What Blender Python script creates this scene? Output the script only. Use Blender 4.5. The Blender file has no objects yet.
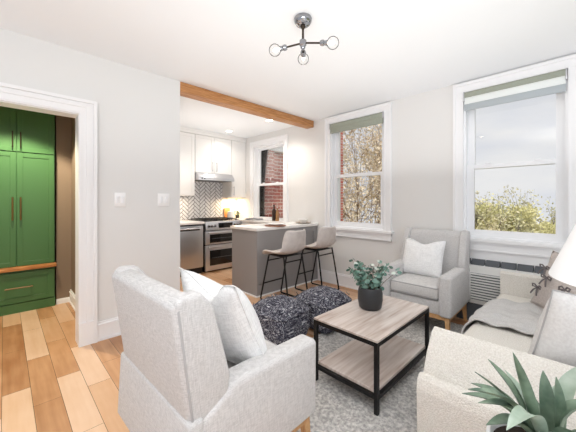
import bpy, bmesh, math, random
from math import pi, sin, cos, radians as R
from mathutils import Vector, Matrix, noise
random.seed(7)
SC = bpy.context.scene
COL = SC.collection

# ------------------------------------------------------------------ camera
CAMX, CAMY, CAMZ, YAW = -3.63, -3.10, 1.27, .775
cd = bpy.data.cameras.new('camera'); cam = bpy.data.objects.new('camera', cd); COL.objects.link(cam)
cam.location = (CAMX, CAMY, CAMZ); cam.rotation_euler = (pi/2, 0, -YAW)
cd.sensor_width = 36; cd.lens = 290/576*36; cd.shift_y = -14.8/576; cd.clip_start = .05
SC.camera = cam

# ------------------------------------------------------------------ world: bright overcast sky, brighter on the sun side (west, behind the camera)
W = bpy.data.worlds.new('sky'); SC.world = W; W.use_nodes = True
wn, wl = W.node_tree.nodes, W.node_tree.links; wn.clear()
w_out = wn.new('ShaderNodeOutputWorld'); w_bg = wn.new('ShaderNodeBackground')
w_tc = wn.new('ShaderNodeTexCoord'); w_dot = wn.new('ShaderNodeVectorMath'); w_dot.operation = 'DOT_PRODUCT'
w_dot.inputs[1].default_value = Vector((-.72, -.60, .30)).normalized()
w_map = wn.new('ShaderNodeMapRange'); w_map.interpolation_type = 'SMOOTHSTEP'
SKY_EAST, SKY_WEST = .84, 1.08
w_map.inputs['From Min'].default_value = -.45; w_map.inputs['From Max'].default_value = .75
w_map.inputs['To Min'].default_value = SKY_EAST; w_map.inputs['To Max'].default_value = SKY_WEST
w_noise = wn.new('ShaderNodeTexNoise'); w_noise.inputs['Scale'].default_value = 3.2; w_noise.inputs['Detail'].default_value = 4
w_mul = wn.new('ShaderNodeVectorMath'); w_mul.operation = 'MULTIPLY'; w_mul.inputs[1].default_value = (1, 1, 3.5)
w_ramp = wn.new('ShaderNodeValToRGB')
w_ramp.color_ramp.elements[0].position = .35; w_ramp.color_ramp.elements[0].color = (.84, .87, .94, 1)
w_ramp.color_ramp.elements[1].position = .65; w_ramp.color_ramp.elements[1].color = (1, 1, 1, 1)
wl.new(w_tc.outputs['Generated'], w_dot.inputs[0]); wl.new(w_dot.outputs['Value'], w_map.inputs['Value'])
wl.new(w_tc.outputs['Generated'], w_mul.inputs[0]); wl.new(w_mul.outputs[0], w_noise.inputs['Vector'])
wl.new(w_noise.outputs['Fac'], w_ramp.inputs['Fac']); wl.new(w_ramp.outputs['Color'], w_bg.inputs['Color'])
wl.new(w_map.outputs['Result'], w_bg.inputs['Strength']); wl.new(w_bg.outputs[0], w_out.inputs['Surface'])

def area(name, loc, rot, sx, sy, power, color=(1, 1, 1)):
    l = bpy.data.lights.new(name, 'AREA'); l.shape = 'RECTANGLE'; l.size = sx; l.size_y = sy; l.energy = power; l.color = color
    o = bpy.data.objects.new(name, l); COL.objects.link(o); o.location = loc; o.rotation_euler = rot; return o
def spot(name, loc, power, color, size=R(120), blend=.6, radius=.05):
    l = bpy.data.lights.new(name, 'SPOT'); l.energy = power; l.color = color; l.spot_size = size; l.spot_blend = blend; l.shadow_soft_size = radius
    o = bpy.data.objects.new(name, l); COL.objects.link(o); o.location = loc; return o

area('ceiling_fill', (-3.75, -3.45, 1.75), (R(176), 0, R(-45)), 1.5, 1.2, 70)  # added uplight behind the camera to brighten the ceiling, no fixture
area('room_fill', (-1.7, -1.9, 1.55), (pi, 0, 0), 2.8, 2.4, 15)  # added fill lamp floating mid-room, facing up; the room has no such light
area('kitchen_fill', (-1.2, 1.0, 1.5), (pi, 0, 0), 1.6, .9, 8)  # upward lamp added to lift the kitchen, not one of its fixtures
sun = bpy.data.lights.new('sun', 'SUN'); sun.energy = 2.2; sun.angle = R(20); sun.color = (1, .96, .90)
so = bpy.data.objects.new('sun', sun); COL.objects.link(so); so.rotation_euler = Vector((.30, .36, -1)).to_track_quat('-Z', 'Y').to_euler()
vs = SC.view_settings
vs.view_transform = 'Standard'; vs.look = 'None'; vs.gamma = 1; vs.use_curve_mapping = False
vs.exposure = -.02
SC.cycles.use_denoising = True

# ------------------------------------------------------------------ helpers
def lin(c):
    f = lambda v: (v/255/12.92) if v/255 <= .04045 else ((v/255+.055)/1.055)**2.4
    return (f(c[0]), f(c[1]), f(c[2]), 1)
def mat(name, rgb, rough=.6, metal=0, bump=0, scale=60, rgb2=None, nscale=None, spec=.5, stretch=None, sheen=0, detail=3, lo=.35, hi=.65):
    m = bpy.data.materials.new(name); m.use_nodes = True
    n, l = m.node_tree.nodes, m.node_tree.links; b = n['Principled BSDF']
    b.inputs['Base Color'].default_value = lin(rgb); b.inputs['Roughness'].default_value = rough
    b.inputs['Metallic'].default_value = metal; b.inputs['Specular IOR Level'].default_value = spec
    if sheen: b.inputs['Sheen Weight'].default_value = sheen
    if bump or rgb2:
        tc = n.new('ShaderNodeTexCoord'); mp = n.new('ShaderNodeMapping'); l.new(tc.outputs['Object'], mp.inputs[0])
        if stretch: mp.inputs['Scale'].default_value = stretch
    if rgb2:
        t = n.new('ShaderNodeTexNoise'); t.inputs['Scale'].default_value = nscale or scale; t.inputs['Detail'].default_value = detail
        r = n.new('ShaderNodeValToRGB'); r.color_ramp.elements[0].position = lo; r.color_ramp.elements[1].position = hi
        r.color_ramp.elements[0].color = lin(rgb); r.color_ramp.elements[1].color = lin(rgb2)
        l.new(mp.outputs[0], t.inputs['Vector']); l.new(t.outputs['Fac'], r.inputs[0]); l.new(r.outputs[0], b.inputs['Base Color'])
    if bump:
        t2 = n.new('ShaderNodeTexNoise'); t2.inputs['Scale'].default_value = scale; t2.inputs['Detail'].default_value = 2
        bp = n.new('ShaderNodeBump'); bp.inputs['Strength'].default_value = bump; bp.inputs['Distance'].default_value = .01
        l.new(mp.outputs[0], t2.inputs['Vector']); l.new(t2.outputs['Fac'], bp.inputs['Height']); l.new(bp.outputs[0], b.inputs['Normal'])
    return m
def emat(name, rgb, strength):
    m = bpy.data.materials.new(name); m.use_nodes = True; b = m.node_tree.nodes['Principled BSDF']
    b.inputs['Base Color'].default_value = lin(rgb); b.inputs['Emission Color'].default_value = lin(rgb); b.inputs['Emission Strength'].default_value = strength
    return m
def linen(name, a, b_, s=1.0, bump=.25):
    """woven cloth: threads running both ways"""
    m = bpy.data.materials.new(name); m.use_nodes = True
    n, l = m.node_tree.nodes, m.node_tree.links; b = n['Principled BSDF']; b.inputs['Roughness'].default_value = .9; b.inputs['Specular IOR Level'].default_value = .2
    tc = n.new('ShaderNodeTexCoord'); outs = []
    for sc in ((30*s, 30*s, 260*s), (260*s, 260*s, 26*s)):
        mp = n.new('ShaderNodeMapping'); mp.inputs['Scale'].default_value = sc; t = n.new('ShaderNodeTexNoise'); t.inputs['Scale'].default_value = 1; t.inputs['Detail'].default_value = 2
        l.new(tc.outputs['Object'], mp.inputs[0]); l.new(mp.outputs[0], t.inputs['Vector']); outs.append(t.outputs['Fac'])
    ad = n.new('ShaderNodeMath'); ad.operation = 'ADD'; l.new(outs[0], ad.inputs[0]); l.new(outs[1], ad.inputs[1])
    hf = n.new('ShaderNodeMath'); hf.operation = 'MULTIPLY'; hf.inputs[1].default_value = .5; l.new(ad.outputs[0], hf.inputs[0])
    r = n.new('ShaderNodeValToRGB'); r.color_ramp.elements[0].position = .38; r.color_ramp.elements[1].position = .6
    r.color_ramp.elements[0].color = lin(a); r.color_ramp.elements[1].color = lin(b_)
    l.new(hf.outputs[0], r.inputs[0]); l.new(r.outputs[0], b.inputs['Base Color'])
    bp = n.new('ShaderNodeBump'); bp.inputs['Strength'].default_value = bump; bp.inputs['Distance'].default_value = .004
    l.new(hf.outputs[0], bp.inputs['Height']); l.new(bp.outputs[0], b.inputs['Normal'])
    return m
def planks(name, cols, axis='Y', width=.13, length=1.15, rough=.35, grain=(3, 40), gf=.30, off=-.24):
    m = bpy.data.materials.new(name); m.use_nodes = True
    n, l = m.node_tree.nodes, m.node_tree.links; b = n['Principled BSDF']; b.inputs['Roughness'].default_value = rough
    tc = n.new('ShaderNodeTexCoord'); mp = n.new('ShaderNodeMapping'); l.new(tc.outputs['Object'], mp.inputs[0])
    if axis == 'Y': mp.inputs['Rotation'].default_value = (0, 0, pi/2)
    else: mp.inputs['Location'].default_value = (length*.5, width*.5, 0)
    br = n.new('ShaderNodeTexBrick'); br.offset = .37; br.offset_frequency = 2; br.squash = 1
    br.inputs['Scale'].default_value = 1; br.inputs['Brick Width'].default_value = length; br.inputs['Row Height'].default_value = width
    br.inputs['Mortar Size'].default_value = .0012; br.inputs['Mortar Smooth'].default_value = 0; br.inputs['Bias'].default_value = 0
    br.inputs['Color1'].default_value = (0, 0, 0, 1); br.inputs['Color2'].default_value = (1, 1, 1, 1); br.inputs['Mortar'].default_value = (.5, .5, .5, 1)
    l.new(mp.outputs[0], br.inputs['Vector'])
    r = n.new('ShaderNodeValToRGB'); el = r.color_ramp.elements
    for i, c in enumerate(cols):
        e = el[i] if i < 2 else el.new(1); e.position = i/(len(cols)-1); e.color = lin(c)
    mp2 = n.new('ShaderNodeMapping'); mp2.inputs['Scale'].default_value = (grain[0], grain[1], 1); l.new(mp.outputs[0], mp2.inputs[0])
    t = n.new('ShaderNodeTexNoise'); t.inputs['Scale'].default_value = 1; t.inputs['Detail'].default_value = 5; l.new(mp2.outputs[0], t.inputs['Vector'])
    t2 = n.new('ShaderNodeTexNoise'); t2.inputs['Scale'].default_value = 4; l.new(mp.outputs[0], t2.inputs['Vector'])
    a1 = n.new('ShaderNodeMath'); a1.operation = 'MULTIPLY_ADD'; l.new(t.outputs['Fac'], a1.inputs[0]); a1.inputs[1].default_value = gf
    sp = n.new('ShaderNodeSeparateColor'); l.new(br.outputs['Color'], sp.inputs[0])
    a0 = n.new('ShaderNodeMath'); a0.operation = 'MULTIPLY_ADD'; a0.inputs[1].default_value = .85; a0.inputs[2].default_value = off; l.new(sp.outputs[0], a0.inputs[0])
    a2 = n.new('ShaderNodeMath'); a2.operation = 'MULTIPLY_ADD'; l.new(t2.outputs['Fac'], a2.inputs[0]); a2.inputs[1].default_value = .35; l.new(a0.outputs[0], a2.inputs[2])
    l.new(a2.outputs[0], a1.inputs[2]); l.new(a1.outputs[0], r.inputs[0])
    mx = n.new('ShaderNodeMix'); mx.data_type = 'RGBA'; mx.inputs['B'].default_value = lin([c*.45 for c in cols[0]])
    l.new(br.outputs['Fac'], mx.inputs['Factor']); l.new(r.outputs[0], mx.inputs['A']); l.new(mx.outputs['Result'], b.inputs['Base Color'])
    return m
def glassmat(name, fac=.06, tint=(255, 255, 255), ior=1.3):
    m = bpy.data.materials.new(name); m.use_nodes = True; n, l = m.node_tree.nodes, m.node_tree.links; n.clear()
    o = n.new('ShaderNodeOutputMaterial'); mx = n.new('ShaderNodeMixShader'); t = n.new('ShaderNodeBsdfTransparent'); g = n.new('ShaderNodeBsdfGlossy')
    t.inputs[0].default_value = lin(tint); g.inputs['Roughness'].default_value = .03
    fr = n.new('ShaderNodeFresnel'); fr.inputs[0].default_value = ior; ml = n.new('ShaderNodeMath'); ml.operation = 'ADD'; ml.inputs[1].default_value = fac*.3
    l.new(fr.outputs[0], ml.inputs[0]); l.new(ml.outputs[0], mx.inputs[0]); l.new(t.outputs[0], mx.inputs[1]); l.new(g.outputs[0], mx.inputs[2]); l.new(mx.outputs[0], o.inputs[0])
    return m

def merge(bm, tmp, M=None):
    if M is not None: bmesh.ops.transform(tmp, matrix=M, verts=tmp.verts)
    me = bpy.data.meshes.new('tmp'); tmp.to_mesh(me); tmp.free(); bm.from_mesh(me); bpy.data.meshes.remove(me)
def box(bm, x0, x1, y0, y1, z0, z1, bev=0, seg=2, M=None):
    t = bmesh.new(); bmesh.ops.create_cube(t, size=1)
    bmesh.ops.transform(t, matrix=Matrix.Translation(((x0+x1)/2, (y0+y1)/2, (z0+z1)/2)) @ Matrix.Diagonal((abs(x1-x0), abs(y1-y0), abs(z1-z0), 1)), verts=t.verts)
    if bev: bmesh.ops.bevel(t, geom=t.edges[:], offset=bev, segments=seg, profile=.5, affect='EDGES', clamp_overlap=True)
    merge(bm, t, M)
def prism(bm, pts, axis, a, b, bev=0, seg=3, M=None):
    """polygon pts in the two other axes, extruded along axis from a to b"""
    t = bmesh.new(); mk = {'x': lambda p, h: (h, p[0], p[1]), 'y': lambda p, h: (p[0], h, p[1]), 'z': lambda p, h: (p[0], p[1], h)}[axis]
    A = [t.verts.new(mk(p, a)) for p in pts]; B = [t.verts.new(mk(p, b)) for p in pts]; n = len(pts)
    t.faces.new(A); t.faces.new(B[::-1])
    for i in range(n): t.faces.new((A[i], B[i], B[(i+1) % n], A[(i+1) % n]))
    bmesh.ops.recalc_face_normals(t, faces=t.faces[:])
    if bev: bmesh.ops.bevel(t, geom=t.edges[:], offset=bev, segments=seg, profile=.5, affect='EDGES', clamp_overlap=True)
    merge(bm, t, M)
def tube(bm, pts, r, n=8, cap=True):
    pts = [Vector(p) for p in pts]; rs = r if isinstance(r, (list, tuple)) else [r]*len(pts); rings = []; up = None
    for i, p in enumerate(pts):
        d = (pts[min(i+1, len(pts)-1)] - pts[max(i-1, 0)]).normalized()
        if up is None: up = Vector((0, 0, 1)) if abs(d.z) < .9 else Vector((1, 0, 0))
        s = d.cross(up)
        if s.length < 1e-4: s = d.cross(Vector((.3, 1, .2)))
        s.normalize(); up = s.cross(d).normalized()
        rings.append([bm.verts.new(p + (s*cos(2*pi*k/n) + up*sin(2*pi*k/n))*rs[i]) for k in range(n)])
    for a, b in zip(rings, rings[1:]):
        for k in range(n): bm.faces.new((a[k], a[(k+1) % n], b[(k+1) % n], b[k]))
    if cap: bm.faces.new(rings[0][::-1]); bm.faces.new(rings[-1])
def lathe(bm, prof, n=32, c=(0, 0, 0), M=None):
    t = bmesh.new(); rings = []
    for r, z in prof:
        rings.append([t.verts.new((r*cos(2*pi*k/n), r*sin(2*pi*k/n), z)) for k in range(n)] if r > 1e-5 else [t.verts.new((0, 0, z))])
    for a, b in zip(rings, rings[1:]):
        for k in range(n):
            k2 = (k+1) % n
            if len(a) == 1 and len(b) == 1: continue
            if len(a) == 1: t.faces.new((a[0], b[k2], b[k]))
            elif len(b) == 1: t.faces.new((a[k], a[k2], b[0]))
            else: t.faces.new((a[k], a[k2], b[k2], b[k]))
    bmesh.ops.recalc_face_normals(t, faces=t.faces[:])
    merge(bm, t, (M or Matrix.Identity(4)) if M else Matrix.Translation(c))
def obj(name, bm, m=None, parent=None, smooth=True, angle=40, fix=False):
    if fix: bmesh.ops.recalc_face_normals(bm, faces=bm.faces[:])
    me = bpy.data.meshes.new(name); bm.to_mesh(me); bm.free()
    if smooth:
        me.polygons.foreach_set('use_smooth', [True]*len(me.polygons))
        try: me.set_sharp_from_angle(angle=R(angle))
        except Exception: pass
    if m: me.materials.append(m)
    o = bpy.data.objects.new(name, me); COL.objects.link(o)
    if parent: o.parent = parent
    return o
def tag(o, label, cat, group=None, kind=None):
    o['label'] = label; o['category'] = cat
    if group: o['group'] = group
    if kind: o['kind'] = kind
    return o
def thing(name, label, cat, loc=(0, 0, 0), rz=0, group=None):
    o = bpy.data.objects.new(name, None); COL.objects.link(o); o.location = loc; o.rotation_euler = (0, 0, rz); o.empty_display_size = .1
    return tag(o, label, cat, group)
def struct(name, bm, m, parent=None, **k):
    o = obj(name, bm, m, parent, **k)
    if not parent: o['kind'] = 'structure'
    return o
def dup(root, loc, rz, label):
    r = root.copy(); COL.objects.link(r); r.location = loc; r.rotation_euler = (0, 0, rz); r['label'] = label
    for ch in list(root.children):
        c = ch.copy(); COL.objects.link(c); c.parent = r
        for g in list(ch.children):
            d = g.copy(); COL.objects.link(d); d.parent = c
    return r
def B(): return bmesh.new()
def bx(name, dims, m, parent=None, bev=0, seg=2, **k):
    b = B(); box(b, *dims, bev=bev, seg=seg); return obj(name, b, m, parent, **k)

# ------------------------------------------------------------------ materials
M_wall = mat('wall paint', (231, 231, 230), .7, bump=.03, scale=200)
M_wallr = mat('warm wall paint', (230, 229, 227), .7, bump=.03, scale=200)
M_ceil = mat('ceiling paint', (244, 246, 248), .85, bump=.03, scale=150)
M_trim = mat('white trim paint', (244, 244, 245), .4)
M_vinyl = mat('white vinyl', (246, 247, 249), .35)
M_glass = glassmat('window glass')
M_floor = planks('maple planks', [(164, 112, 72), (202, 154, 112), (218, 178, 142), (230, 198, 170)], width=.14, length=.72, grain=(2, 22), gf=.5, off=-.34)
M_beam = mat('beam wood', (170, 112, 62), .5, rgb2=(205, 150, 96), nscale=6, stretch=(1, 12, 12), bump=.05, scale=20)
M_taupe = mat('taupe wall', (140, 122, 104), .75, bump=.03, scale=150)
M_green = mat('green cabinet paint', (70, 114, 66), .4, bump=.02, scale=80)
M_brass = mat('aged brass', (150, 125, 90), .35, metal=.9)
M_brass2 = mat('dark bronze', (60, 50, 40), .4, metal=.7)
M_bench = mat('oak bench wood', (176, 112, 60), .45, rgb2=(205, 145, 88), nscale=8, stretch=(1, 14, 14))
M_cab = mat('white cabinet paint', (245, 244, 242), .4)
M_steel = mat('brushed steel', (190, 192, 196), .3, metal=.95, bump=.02, scale=60, stretch=(40, 40, 1))
M_steel_l = mat('satin steel trim', (205, 205, 208), .35, metal=.85)
M_chrome = mat('chrome', (150, 151, 155), .12, metal=1)
M_black = mat('black gloss glass', (16, 16, 18), .12)
M_blackp = mat('black plastic', (26, 26, 28), .5)
M_counter = mat('white quartz', (242, 240, 238), .25, rgb2=(232, 229, 226), nscale=5)
M_island = mat('grey island paint', (150, 148, 148), .5, bump=.02, scale=120)
M_tile = mat('white glossy tile', (240, 240, 242), .2)
M_grout = mat('grey grout', (128, 128, 134), .9)
M_plaster = mat('cream kitchen wall', (240, 232, 222), .6, bump=.03, scale=150)
M_stool = mat('taupe grey stool leather', (216, 208, 203), .6, rgb2=(204, 195, 190), nscale=14, bump=.06, scale=180)
M_iron = mat('black iron', (22, 22, 23), .45, metal=.4)
M_linen = linen('light grey linen', (192, 190, 189), (216, 214, 213), s=1.6, bump=.2)
M_linenw = linen('pale cushion linen', (200, 198, 197), (220, 218, 216), s=1.6, bump=.2)
M_pillow = linen('white pillow cloth', (228, 228, 228), (246, 246, 246), s=.8, bump=.5)
M_oak = mat('pale oak', (196, 148, 98), .5, rgb2=(214, 170, 120), nscale=10, stretch=(14, 14, 2))
M_pipe = mat('shadow grey piping', (176, 174, 174), .9)  # the piping's own grey, darker than the upholstery
M_top = planks('ash grey wood', [(140, 116, 104), (192, 175, 164), (216, 204, 196), (226, 217, 210)], axis='X', width=4, length=9, rough=.2, grain=(2.2, 30), gf=1.5, off=-.62)
M_pot = mat('charcoal pot', (44, 45, 48), .45, bump=.06, scale=60)
M_leaf = mat('eucalyptus leaf', (72, 112, 100), .55, rgb2=(134, 166, 152), nscale=22)
M_leafw = mat('pale eucalyptus leaf', (205, 212, 202), .6)
M_stem = mat('brown stem', (98, 84, 66), .7)
M_boucle = mat('cream boucle', (222, 217, 208), .95, rgb2=(238, 234, 227), nscale=160, bump=.8, scale=170, spec=.1)
M_rug = mat('grey shag', (166, 164, 162), 1, rgb2=(224, 221, 217), nscale=55, bump=1, scale=90, spec=.05, detail=6)
M_tan = mat('taupe linen pillow', (186, 176, 170), .9, rgb2=(202, 193, 187), nscale=90, bump=.25, scale=200)
M_greyp = mat('pale grey pillow', (214, 211, 209), .9, rgb2=(224, 222, 220), nscale=90, bump=.2, scale=200)
M_throw = mat('grey throw knit', (190, 188, 186), .95, rgb2=(206, 204, 202), nscale=160, bump=.5, scale=150)
M_shade = mat('white lamp shade', (246, 246, 246), .8)
M_agave = mat('agave leaf', (76, 100, 82), .5, rgb2=(134, 154, 132), nscale=16, stretch=(1, 1, 1), bump=.05, scale=60)
M_agavel = mat('agave leaf light', (146, 166, 146), .5, rgb2=(184, 198, 184), nscale=16)
M_whitepot = mat('white ceramic', (240, 240, 240), .3)
M_soil = mat('soil', (48, 38, 30), .95, bump=.5, scale=60)
M_heater = mat('white heater enamel', (228, 227, 224), .45)
M_vent = mat('dark vent grey', (86, 90, 95), .5)
M_blind = mat('sage grey blind', (150, 156, 142), .7, rgb2=(162, 166, 153), nscale=30, stretch=(1, 1, 20))
M_blindg = mat('pale grey blind', (176, 184, 188), .7)
M_blindw = mat('translucent white blind', (238, 242, 240), .6)
M_plate = mat('switch plate plastic', (250, 250, 250), .3)
M_brick = None
def brickmat():
    m = bpy.data.materials.new('red brick'); m.use_nodes = True; n, l = m.node_tree.nodes, m.node_tree.links; b = n['Principled BSDF']; b.inputs['Roughness'].default_value = .85
    tc = n.new('ShaderNodeTexCoord'); sp = n.new('ShaderNodeSeparateXYZ'); cb = n.new('ShaderNodeCombineXYZ'); ad = n.new('ShaderNodeMath')
    l.new(tc.outputs['Object'], sp.inputs[0]); l.new(sp.outputs[0], ad.inputs[0]); l.new(sp.outputs[1], ad.inputs[1]); l.new(ad.outputs[0], cb.inputs[0]); l.new(sp.outputs[2], cb.inputs[1])
    br = n.new('ShaderNodeTexBrick'); br.inputs['Scale'].default_value = 1; br.inputs['Brick Width'].default_value = .24; br.inputs['Row Height'].default_value = .085
    br.inputs['Mortar Size'].default_value = .009; br.inputs['Color1'].default_value = lin((150, 62, 50)); br.inputs['Color2'].default_value = lin((176, 88, 72)); br.inputs['Mortar'].default_value = lin((205, 190, 180))
    l.new(cb.outputs[0], br.inputs['Vector']); l.new(br.outputs['Color'], b.inputs['Base Color']); return m
M_brick = brickmat()

# ------------------------------------------------------------------ room shell
H = 2.585; T = .15; XL = -4.6; YK = 2.22; YF = -3.7
b = B(); box(b, XL, .25, YF, 2.4, -.12, 0); struct('floor', b, M_floor, smooth=False)
b = B(); box(b, XL-.8, .25, YF-.8, 2.4, H, H+.12); struct('ceiling', b, M_ceil, smooth=False)
# wall with the closet doorway, ending at the kitchen opening
DX0, DX1, DZ = -3.98, -3.16, 2.045
b = B(); box(b, XL, DX0, 0, T, 0, H); box(b, DX1, -2.25, 0, T, 0, H); box(b, DX0, DX1, 0, T, DZ, H); struct('wall_left', b, M_wall, smooth=False)
# window wall with three openings
WIN = [(-3.00, -2.17, .87, 2.46), (-1.24, -.35, .87, 2.46), (.70, 1.59, .87, 2.36)]
b = B(); ys = YF
for (a, c, z0, z1) in WIN:
    box(b, 0, .25, ys, a, 0, H); box(b, 0, .25, a, c, 0, z0); box(b, 0, .25, a, c, z1, H); ys = c
box(b, 0, .25, ys, 2.4, 0, H); struct('wall_right', b, M_wallr, smooth=False)
b = B(); box(b, -2.9, 0, YK, YK+.15, 0, H); struct('wall_back', b, M_plaster, smooth=False)
b = B(); box(b, -3.02, -2.9, T, YK, 0, H); struct('wall_closet_right', b, M_taupe, smooth=False)
b = B(); box(b, XL, -3.17, 1.98, 2.1, 0, H); struct('wall_closet_back', b, M_taupe, smooth=False)
b = B(); box(b, -3.17, -3.02, 1.46, 2.1, 0, H); struct('wall_closet_return', b, M_taupe, smooth=False)
b = B(); box(b, XL-.1, XL, 0, 2.1, 0, H); struct('wall_closet_left', b, M_taupe, smooth=False)

def basebd(name, p0, p1, nrm, h=.17, m=M_trim):
    """baseboard from p0 to p1 on the floor, standing off the wall along nrm"""
    b = B(); x0, x1 = sorted((p0[0], p1[0])); y0, y1 = sorted((p0[1], p1[1]))
    for t, z0, z1 in ((.016, 0, h-.035), (.026, 0, .02), (.022, h-.035, h-.02), (.012, h-.02, h)):
        box(b, x0 + min(0, nrm[0]*t), x1 + max(0, nrm[0]*t), y0 + min(0, nrm[1]*t), y1 + max(0, nrm[1]*t), z0, z1)
    return struct(name, b, m, smooth=False)
basebd('baseboard_left', (-3.03, 0), (-2.25, 0), (0, -1))
basebd('baseboard_end', (-2.25, 0), (-2.25, T), (1, 0))
basebd('baseboard_right', (0, -2.2), (0, -.10), (-1, 0), .18)
basebd('baseboard_closet_right', (-3.02, T), (-3.02, 1.46), (-1, 0), .15)
basebd('baseboard_closet_back', (-3.17, 1.46), (-3.02, 1.46), (0, -1), .06)
# doorway casing: jambs, head, back band, plinth
b = B()
for xs, xe in ((DX1-.004, DX1+.13), (DX0-.13, DX0+.004)):
    inner = xs if xs > -3.5 else xe
    box(b, xs, xe, -.02, 0, 0, DZ+.115)
    s = 1 if xs > -3.5 else -1
    o = DX1 if s > 0 else DX0
    for a, c, t in ((.0, .014, .026), (.05, .075, .03), (.105, .13, .038)):
        x0, x1 = sorted((o+s*a, o+s*c)); box(b, x0, x1, -t, 0, .0, DZ+c*.9)
    x0, x1 = sorted((o-s*.006, o+s*.132)); box(b, x0, x1, -.034, 0, 0, .2)
box(b, DX0-.1295, DX1+.1295, -.0206, 0, DZ-.0115, DZ+.1145)
for a, c, t in ((0, .014, .0266), (.05, .07, .0306), (.092, .118, .0386)): box(b, DX0-c-.0005, DX1+c+.0005, -t, 0, DZ+a, DZ+c+.0005)
for x0, x1 in ((DX1-.005, DX1), (DX0, DX0+.005)): box(b, x0, x1, 0, T, 0, DZ)
box(b, DX0, DX1, 0, T, DZ-.018, DZ)
struct('trim_1', b, M_trim, smooth=False)
# panel skirt under the right window
b = B(); box(b, -.012, 0, -3.25, -2.1, .60, .80); struct('trim_2', b, M_trim, smooth=False)

def window(i, y0, y1, z0, z1, rail, cas=.10, head=.105, stile=.065, sill=True):
    e = bpy.data.objects.new('window_%d' % i, None); COL.objects.link(e); e['kind'] = 'structure'; e.location = (0, (y0+y1)/2, z0)
    M0 = Matrix.Translation((0, -(y0+y1)/2, -z0))
    def put(name, bm, m): 
        bmesh.ops.transform(bm, matrix=M0, verts=bm.verts); return obj(name, bm, m, e, smooth=False)
    b = B()                                                    # casing on the room side
    for s, o in ((-1, y0), (1, y1)):
        for a, c, t in ((0, cas, .02), (0, .014, .028), (cas-.028, cas, .034)):
            p, q = sorted((o+s*a, o+s*c)); e_ = .0003*t/.01; box(b, -t-e_, 0, p+e_, q-e_, z0, z1+(0 if c == cas and a == 0 else c if c < cas else head-.027))
    box(b, -.0206, 0, y0-cas+.001, y1+cas-.001, z1+.001, z1+head-.001); box(b, -.0346, 0, y0-cas-.0006, y1+cas+.0006, z1+head-.026, z1+head+.0006); box(b, -.0286, 0, y0+.001, y1-.001, z1+.0006, z1+.0146)
    put('casing', b, M_trim)
    b = B(); t = .02                                           # jamb lining
    box(b, 0, .2, y0, y0+t, z0, z1); box(b, 0, .2, y1-t, y1, z0, z1); box(b, 0, .2, y0, y1, z1-t, z1); box(b, 0, .25, y0, y1, z0, z0+.02); put('jamb', b, M_vinyl)
    if sill:
        b = B(); box(b, -.055, .06, y0-cas-.03, y1+cas+.03, z0-.028, z0+.004); box(b, -.022, 0, y0-cas, y1+cas, z0-.125, z0-.028); box(b, -.036, 0, y0-cas, y1+cas, z0-.05, z0-.028); box(b, -.03, 0, y0-cas, y1+cas, z0-.125, z0-.11)
        put('sill', b, M_trim)
    for nm, x0, x1, a, c in (('lower_sash', .05, .085, z0+.02, rail+.022), ('upper_sash', .09, .125, rail-.022, z1-.02)):
        b = B(); s = stile; p, q = y0+t, y1-t
        box(b, x0, x1, p, p+s, a, c); box(b, x0, x1, q-s, q, a, c)
        box(b, x0, x1, p+s, q-s, a, a+(.07 if nm[0] == 'l' else .044)); box(b, x0, x1, p+s, q-s, c-.044, c)
        box(b, x0-.006, x0, p+s-.012, p+s, a+.05, c-.03); box(b, x0-.006, x0, q-s, q-s+.012, a+.05, c-.03)
        if nm[0] == 'l':
            m_ = (p+q)/2
            for d in (-.2, .2): box(b, x0-.012, x0+.01, m_+d-.025, m_+d+.025, c, c+.014)
        so = put(nm, b, M_vinyl)
        b = B(); xm = (x0+x1)/2; box(b, xm-.002, xm+.002, p+s, q-s, a+.04, c-.04); bmesh.ops.transform(b, matrix=M0, verts=b.verts)
        obj('pane', b, M_glass, so, smooth=False)
    return e
window(1, *WIN[0], 1.645)
window(2, *WIN[1], 1.655)
window(3, *WIN[2], 1.60, sill=False)

bm_ = B(); box(bm_, -2.25, -.002, 0, T, 2.48, H-.001, bev=.004)
tag(obj('ceiling_beam', bm_, M_beam), 'honey brown wooden beam across the ceiling above the kitchen opening', 'beam', kind='thing')

# ------------------------------------------------------------------ light switches
for x, label, n in ((-2.84, 'white light switch plate nearer the closet doorway', 2), (-2.43, 'white light switch plate nearer the kitchen opening', 2)):
    w = .095 if x < -2.6 else .12
    t = thing('light_switch', label, 'light switch', (x, 0, 1.285), group='light switches on the left wall')
    bx('plate', (-w/2, w/2, -.012, 0, -.066, .066), M_plate, t, .003)
    for k in range(n):
        c = (k-.5)*w*.46
        bx('toggle', (c-.014, c+.014, -.019, -.008, -.034, .034), M_vinyl, t, .002)

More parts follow.
